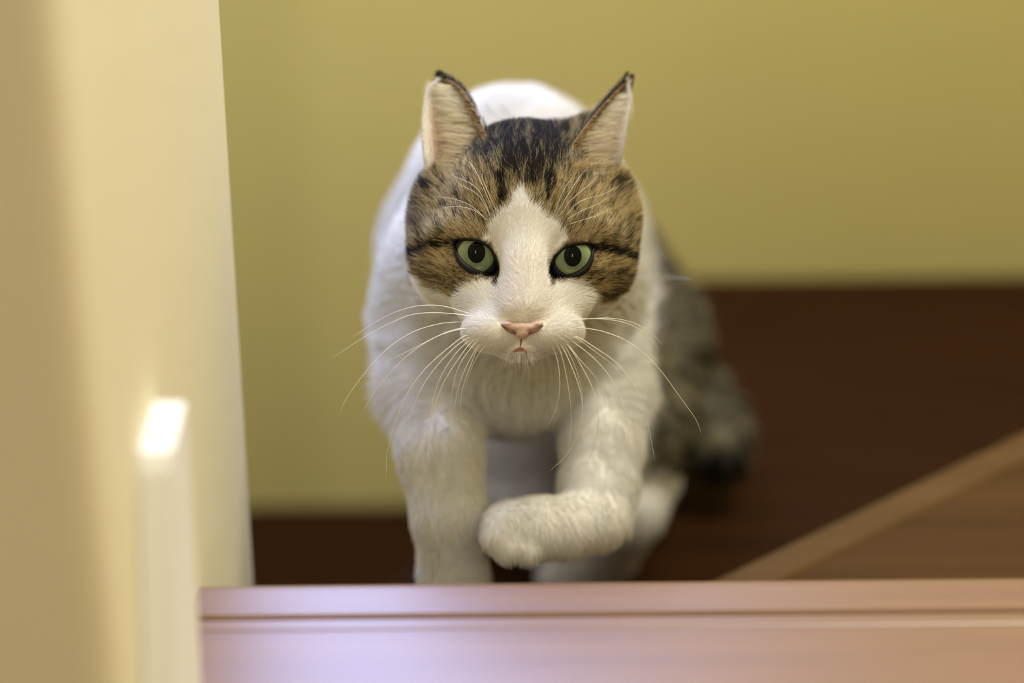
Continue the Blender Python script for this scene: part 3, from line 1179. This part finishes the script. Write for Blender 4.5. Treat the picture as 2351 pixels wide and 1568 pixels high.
flow = flow + 0.16 * vnoise(RP, 0.55, 1.0) + (0.12 + 0.3 * (1 - head_w[:, None]) * (1 - leg[:, None])) * vnoise(RP, 1.1, 4.0) + rng.normal(0, 0.13, RP.shape)
tn = tangent(flow, NR)
# length
face = np.clip((RP[:, 2] - 0.2) / 2.2, 0, 1)
ln_head = 0.85 - 0.47 * face
muz = np.clip((py_ - 690) / 40, 0, 1) * (RP[:, 2] > 1.0)
ln_body = 1.7 - 1.0 * leg
tl = chain(RP, None, TAIL, 1)
ln_body = np.where((tl < 0.4) & (RP[:, 2] < -30), 1.5, ln_body)
paw = (px_ > 1080) & (px_ < 1440) & (py_ > 1110) & (RP[:, 2] > -9)
ln_body = np.where(paw, 0.38, ln_body)
ln = ln_head * head_w + ln_body * (1 - head_w)
ln *= (1 - 0.6 * eye_near) * rng.uniform(0.6, 1.15, len(ln))
near_nose = np.clip(1 - nose_sd(RP) / 0.5, 0, 1) * front[keep]
ln *= 1 - 0.6 * near_nose
lift = (0.58 - 0.28 * head_w - 0.16 * leg * (1 - head_w)) * (1 - 0.4 * eye_near)
lift = lift * (1 - 0.3 * muz)
wf = np.clip(1 - np.hypot((px_ - 1203) / 110, (py_ - 590) / 150), 0, 1) ** .5 * head_w
lift = lift * (1 - 0.45 * wf)
ln = ln * (1 - 0.25 * wf)
d0 = tn * np.sqrt(1 - lift ** 2)[:, None] + NR * lift[:, None]
d1 = tn * 0.99 + NR * 0.08 + DOWN[None] * 0.15 * (1 - head_w[:, None])
# colour
tab, dark, li, gr, fl = coat(RP + tn * (0.55 * ln * (RP[:, 2] > -6))[:, None], 3.0)
is_tab = rng.random(len(RP)) < tab
u1, u2 = rng.random(len(RP)), rng.random(len(RP))
th_ = np.arctan2(py_ - 760, px_ - 1200)
rr_ = np.hypot(py_ - 760, px_ - 1200)
TAB = rng.random((256, 256))


def vnz(x, y):
    xi, yi = np.floor(x).astype(int), np.floor(y).astype(int)
    fx_, fy_ = x - xi, y - yi
    fx_, fy_ = fx_ * fx_ * (3 - 2 * fx_), fy_ * fy_ * (3 - 2 * fy_)
    g = lambda a, b_: TAB[a % 256, b_ % 256]
    return (g(xi, yi) * (1 - fx_) + g(xi + 1, yi) * fx_) * (1 - fy_) + (g(xi, yi + 1) * (1 - fx_) + g(xi + 1, yi + 1) * fx_) * fy_


clump = 0.6 * vnz(th_ * 75 + 40, rr_ / 22) + 0.4 * vnz(th_ * 30 + 90, rr_ / 34)
clump = np.clip((clump - 0.5) * 1.9 + 0.5, 0, 1)
warm = np.clip((px_ - 1000) / 450, 0, 1)
tan = mix(np.broadcast_to(C_TAN, RP.shape), C_LTAN, np.clip(0.25 * u2 + 0.6 * li, 0, 1))
tan = mix(tan, np.array(srgb(184, 156, 92)), 0.35 * warm)
tan = mix(tan, C_GREY, np.clip(gr, 0, 1))
crn = np.clip(1.5 - np.hypot((px_ - 1207) / 120, (py_ - 315) / 90) * 1.1, 0, 1) * head_w
tan = mix(tan, np.array(srgb(126, 116, 84)), 0.85 * crn)
tan = mix(tan, C_FGREY, fl)
pd = np.clip(0.36 + 0.85 * (clump - 0.5) - 0.3 * li - 0.1 * gr + 0.8 * dark, 0.02, 0.97)
isd = u1 < pd
tip = np.where(isd[:, None], mix(np.broadcast_to(C_DARK, RP.shape), C_BROWN, 0.55 * u2 * (1 - dark)), tan)
rootc = np.where(isd[:, None], C_DARK * 1.2, C_BROWN * 0.9)
rootc = mix(rootc, tan, 0.35 + 0 * u1)
rootc = np.where((isd & (dark > .5))[:, None], C_DARK, rootc)
wt = C_WHITE[None] * ((0.90 + 0.04 * u2 + 0.06 * clump) * (0.9 + 0.1 * head_w))[:, None]  # body white darkened below the head's, standing in for weaker light there
pk = np.clip(1.2 - np.hypot((px_ - 1203) / 62, (py_ - 672) / 80), 0, 0.22) * head_w
wt = mix(wt, np.array(srgb(226, 206, 190)), pk)
tip = np.where(is_tab[:, None], tip, wt)
rootc = np.where(is_tab[:, None], rootc, wt * np.array([0.97, 0.95, 0.92]))
rad = np.where(head_w > 0.5, 0.0078, 0.019) * (1 + 0.0 * u1)
rad = np.where((muz * head_w > .5) | (~is_tab & (head_w > .5)), 0.0055, rad)
rad = np.where(RP[:, 2] < -20, 0.03, rad)
add_hairs(RP, d0, d1, ln, rad, rootc, tip)


# ---- hair of the ears
def ear_pts(E, s, t):
    p = ear_front(E, s, t)
    e = 1e-3
    du = ear_front(E, np.clip(s + e, 0, 1), t) - ear_front(E, np.clip(s - e, 0, 1), t)
    dv = ear_front(E, s, np.clip(t + e, 0, 1)) - ear_front(E, s, np.clip(t - e, 0, 1))
    du /= np.linalg.norm(du, axis=1, keepdims=True) + 1e-9
    dv /= np.linalg.norm(dv, axis=1, keepdims=True) + 1e-9
    n = np.cross(du, dv)
    n /= np.linalg.norm(n, axis=1, keepdims=True) + 1e-9
    n *= np.where(n[:, 2:] < 0, -1, 1)
    return p, du, dv, n


def jitter(v, a):
    v = v + rng.normal(0, a, v.shape)
    return v / np.linalg.norm(v, axis=1, keepdims=True)


C_CREAM = np.array(srgb(244, 236, 212))
for E in EARS:
    # short fuzz over the cupped front
    n = 5200
    s, t = rng.random(n), rng.random(n)
    p, du, dv, nn = ear_pts(E, s, t)
    c = mix(np.broadcast_to(np.array(srgb(238, 230, 216)), p.shape), np.array(srgb(206, 170, 140)), np.clip(1 - np.hypot((s - .6) / .4, (t - .3) / .4), 0, 1) * .7)
    band = np.clip(1 - s / 0.13, 0, 1)
    bc = np.where((rng.random(n) < 0.45)[:, None], C_DARK * 1.5, np.array(srgb(184, 138, 70)))
    c = np.where((rng.random(n) < band * 1.4)[:, None], bc, c)
    d = jitter(du * 0.4 + dv * 0.8 + nn * 0.25, 0.2)
    add_hairs(p, d, d, rng.uniform(0.12, 0.3, n), 0.006, c, c)
    # short tan and dark fur along the inner edge
    n = 6000
    t = rng.random(n) ** 1.2 * 0.95
    s = rng.random(n) ** 1.5 * (0.46 - 0.28 * t)
    p, du, dv, nn = ear_pts(E, s, t)
    c = np.where((rng.random(n) < 0.42)[:, None], C_DARK * 1.6, mix(np.broadcast_to(np.array(srgb(186, 140, 76)), p.shape), C_LTAN, rng.random(n)))
    d = jitter(du * 0.55 + dv * 0.7 + nn * 0.4, 0.2)
    add_hairs(p, d, jitter(du + dv * .3, .1), rng.uniform(0.2, 0.5, n) * (1 - 0.5 * t), 0.0075, c * 0.8, c)
    # long cream hairs growing from the inner side across the opening
    n = 1500
    s, t = 0.08 + rng.random(n) * 0.30, rng.random(n) ** 1.1 * 0.74
    p, du, dv, nn = ear_pts(E, s, t)
    wid = np.linalg.norm(ear_front(E, np.ones(n), t) - ear_front(E, np.zeros(n), t), axis=1)
    cl = 2.4 * (vnz(t * 34, s * 5 + 7) - 0.5)
    hor = np.zeros_like(p)
    hor[:, 0] = -E['side']
    d = jitter(hor * 0.9 + nn * 0.5 + dv * (0.25 + 0.3 * cl[:, None]), 0.2)
    d1_ = jitter(hor + DOWN * (-0.12 + 0.35 * cl[:, None]) - nn * 0.1, 0.2)
    c = mix(np.broadcast_to(C_CREAM, p.shape), np.array(srgb(206, 176, 120)), rng.random(n) * np.clip(1 - t * 1.3, 0, 1))
    add_hairs(p, d, d1_, np.minimum(rng.uniform(0.8, 1.9, n) * (1 - 0.5 * t), wid * (1.05 - s)), 0.0075, c * 0.8, c)
    # blond tufts over the lower rim
    n = 700
    s, t = rng.random(n) * 0.6, rng.random(n) * 0.05
    p, du, dv, nn = ear_pts(E, s, t)
    p = p + np.array([0, -0.15, 0.75])
    d = jitter(hor[:n] * 0.8 + np.array([[0, 0.45, 0.35]]), 0.2)
    c = mix(np.broadcast_to(np.array(srgb(214, 186, 124)), p.shape), C_BROWN, (rng.random(n) < .25) * .9)
    add_hairs(p, d, jitter(d + np.array([[0, 0.25, 0]]), .12), rng.uniform(0.4, 1.1, n), 0.0075, c * 0.7, c)
    # white fringe on the outer edge
    n = 900
    s, t = 0.97 + rng.random(n) * 0.03, rng.random(n) * 0.97
    p, du, dv, nn = ear_pts(E, s, t)
    c = np.broadcast_to(np.array(srgb(240, 238, 234)), p.shape)
    d = jitter(du * 0.5 + dv * 0.75 + nn * 0.15, 0.22)
    add_hairs(p, d, d, rng.uniform(0.08, 0.24, n), 0.005, c, c)
    # dark fur on the back
    n = 6000
    s, t = rng.random(n) * 0.8, rng.random(n) * 0.98
    p, du, dv, nn = ear_pts(E, s, t)
    p = p - nn * 0.13
    c = np.where((rng.random(n) < 0.55)[:, None], C_DARK * 1.4, mix(np.broadcast_to(C_BROWN, p.shape), C_GREY, rng.random(n)))
    d = jitter(dv * 0.9 - nn * 0.35 - du * 0.25, 0.15)
    add_hairs(p, d, jitter(dv - nn * .1, .1), rng.uniform(0.2, 0.45, n), 0.008, c, c)
    # black tip tuft
    n = 200
    s, t = rng.random(n) * 0.5, 0.88 + rng.random(n) * 0.12
    p, du, dv, nn = ear_pts(E, s, t)
    c = np.broadcast_to(C_DARK * 0.8, p.shape)
    tipd = np.array([[-0.55 * E['side'], 0.55, 0.0]])
    d = jitter(np.broadcast_to(tipd, p.shape) + dv * 0.3, 0.16)
    add_hairs(p, d, d, rng.uniform(0.12, 0.42, n), 0.007, c, c)
# sparse hairs of the chin and lower lip
n = 90
xs = rng.uniform(1165, 1222, n)
rts = np.array([on_cat(x, 812 + 4 * math.sin(x), 0) for x in xs])
d = jitter(np.stack([(xs - 1194) / 60, -0.9 + 0 * xs, 0.35 + 0 * xs], 1), 0.12)
c = mix(np.broadcast_to(C_WHITE, rts.shape), C_BROWN, (rng.random(n) < .3) * .8)
add_hairs(rts, d, jitter(d + np.array([[0, -.5, -.2]]), .1), rng.uniform(.25, .6, n), 0.007, c, c)

HP = np.concatenate([h[0] for h in HAIRS])
HR = np.concatenate([h[1] for h in HAIRS])
HC = np.concatenate([h[2] for h in HAIRS])
hc = bpy.data.hair_curves.new('fur')
hc.add_curves([K] * len(HP))
hc.position_data.foreach_set('vector', np.ascontiguousarray(child_pts(HP.reshape(-1, 3).astype(float)), np.float32).ravel())
ra = hc.attributes.get('radius') or hc.attributes.new('radius', 'FLOAT', 'POINT')
ra.data.foreach_set('value', np.ascontiguousarray(HR * 0.01, np.float32).ravel())
ca = hc.attributes.new('hair_colour', 'FLOAT_COLOR', 'POINT')
cc = np.ones((HC.shape[0] * K, 4), np.float32)
cc[:, :3] = HC.reshape(-1, 3)
ca.data.foreach_set('color', cc.ravel())
hc.materials.append(M_FUR)
fur = bpy.data.objects.new('fur', hc)
COL.objects.link(fur)
fur.parent = cat
fur['kind'] = 'stuff'
print('HAIRS', len(HP), 'BODY', len(BV))
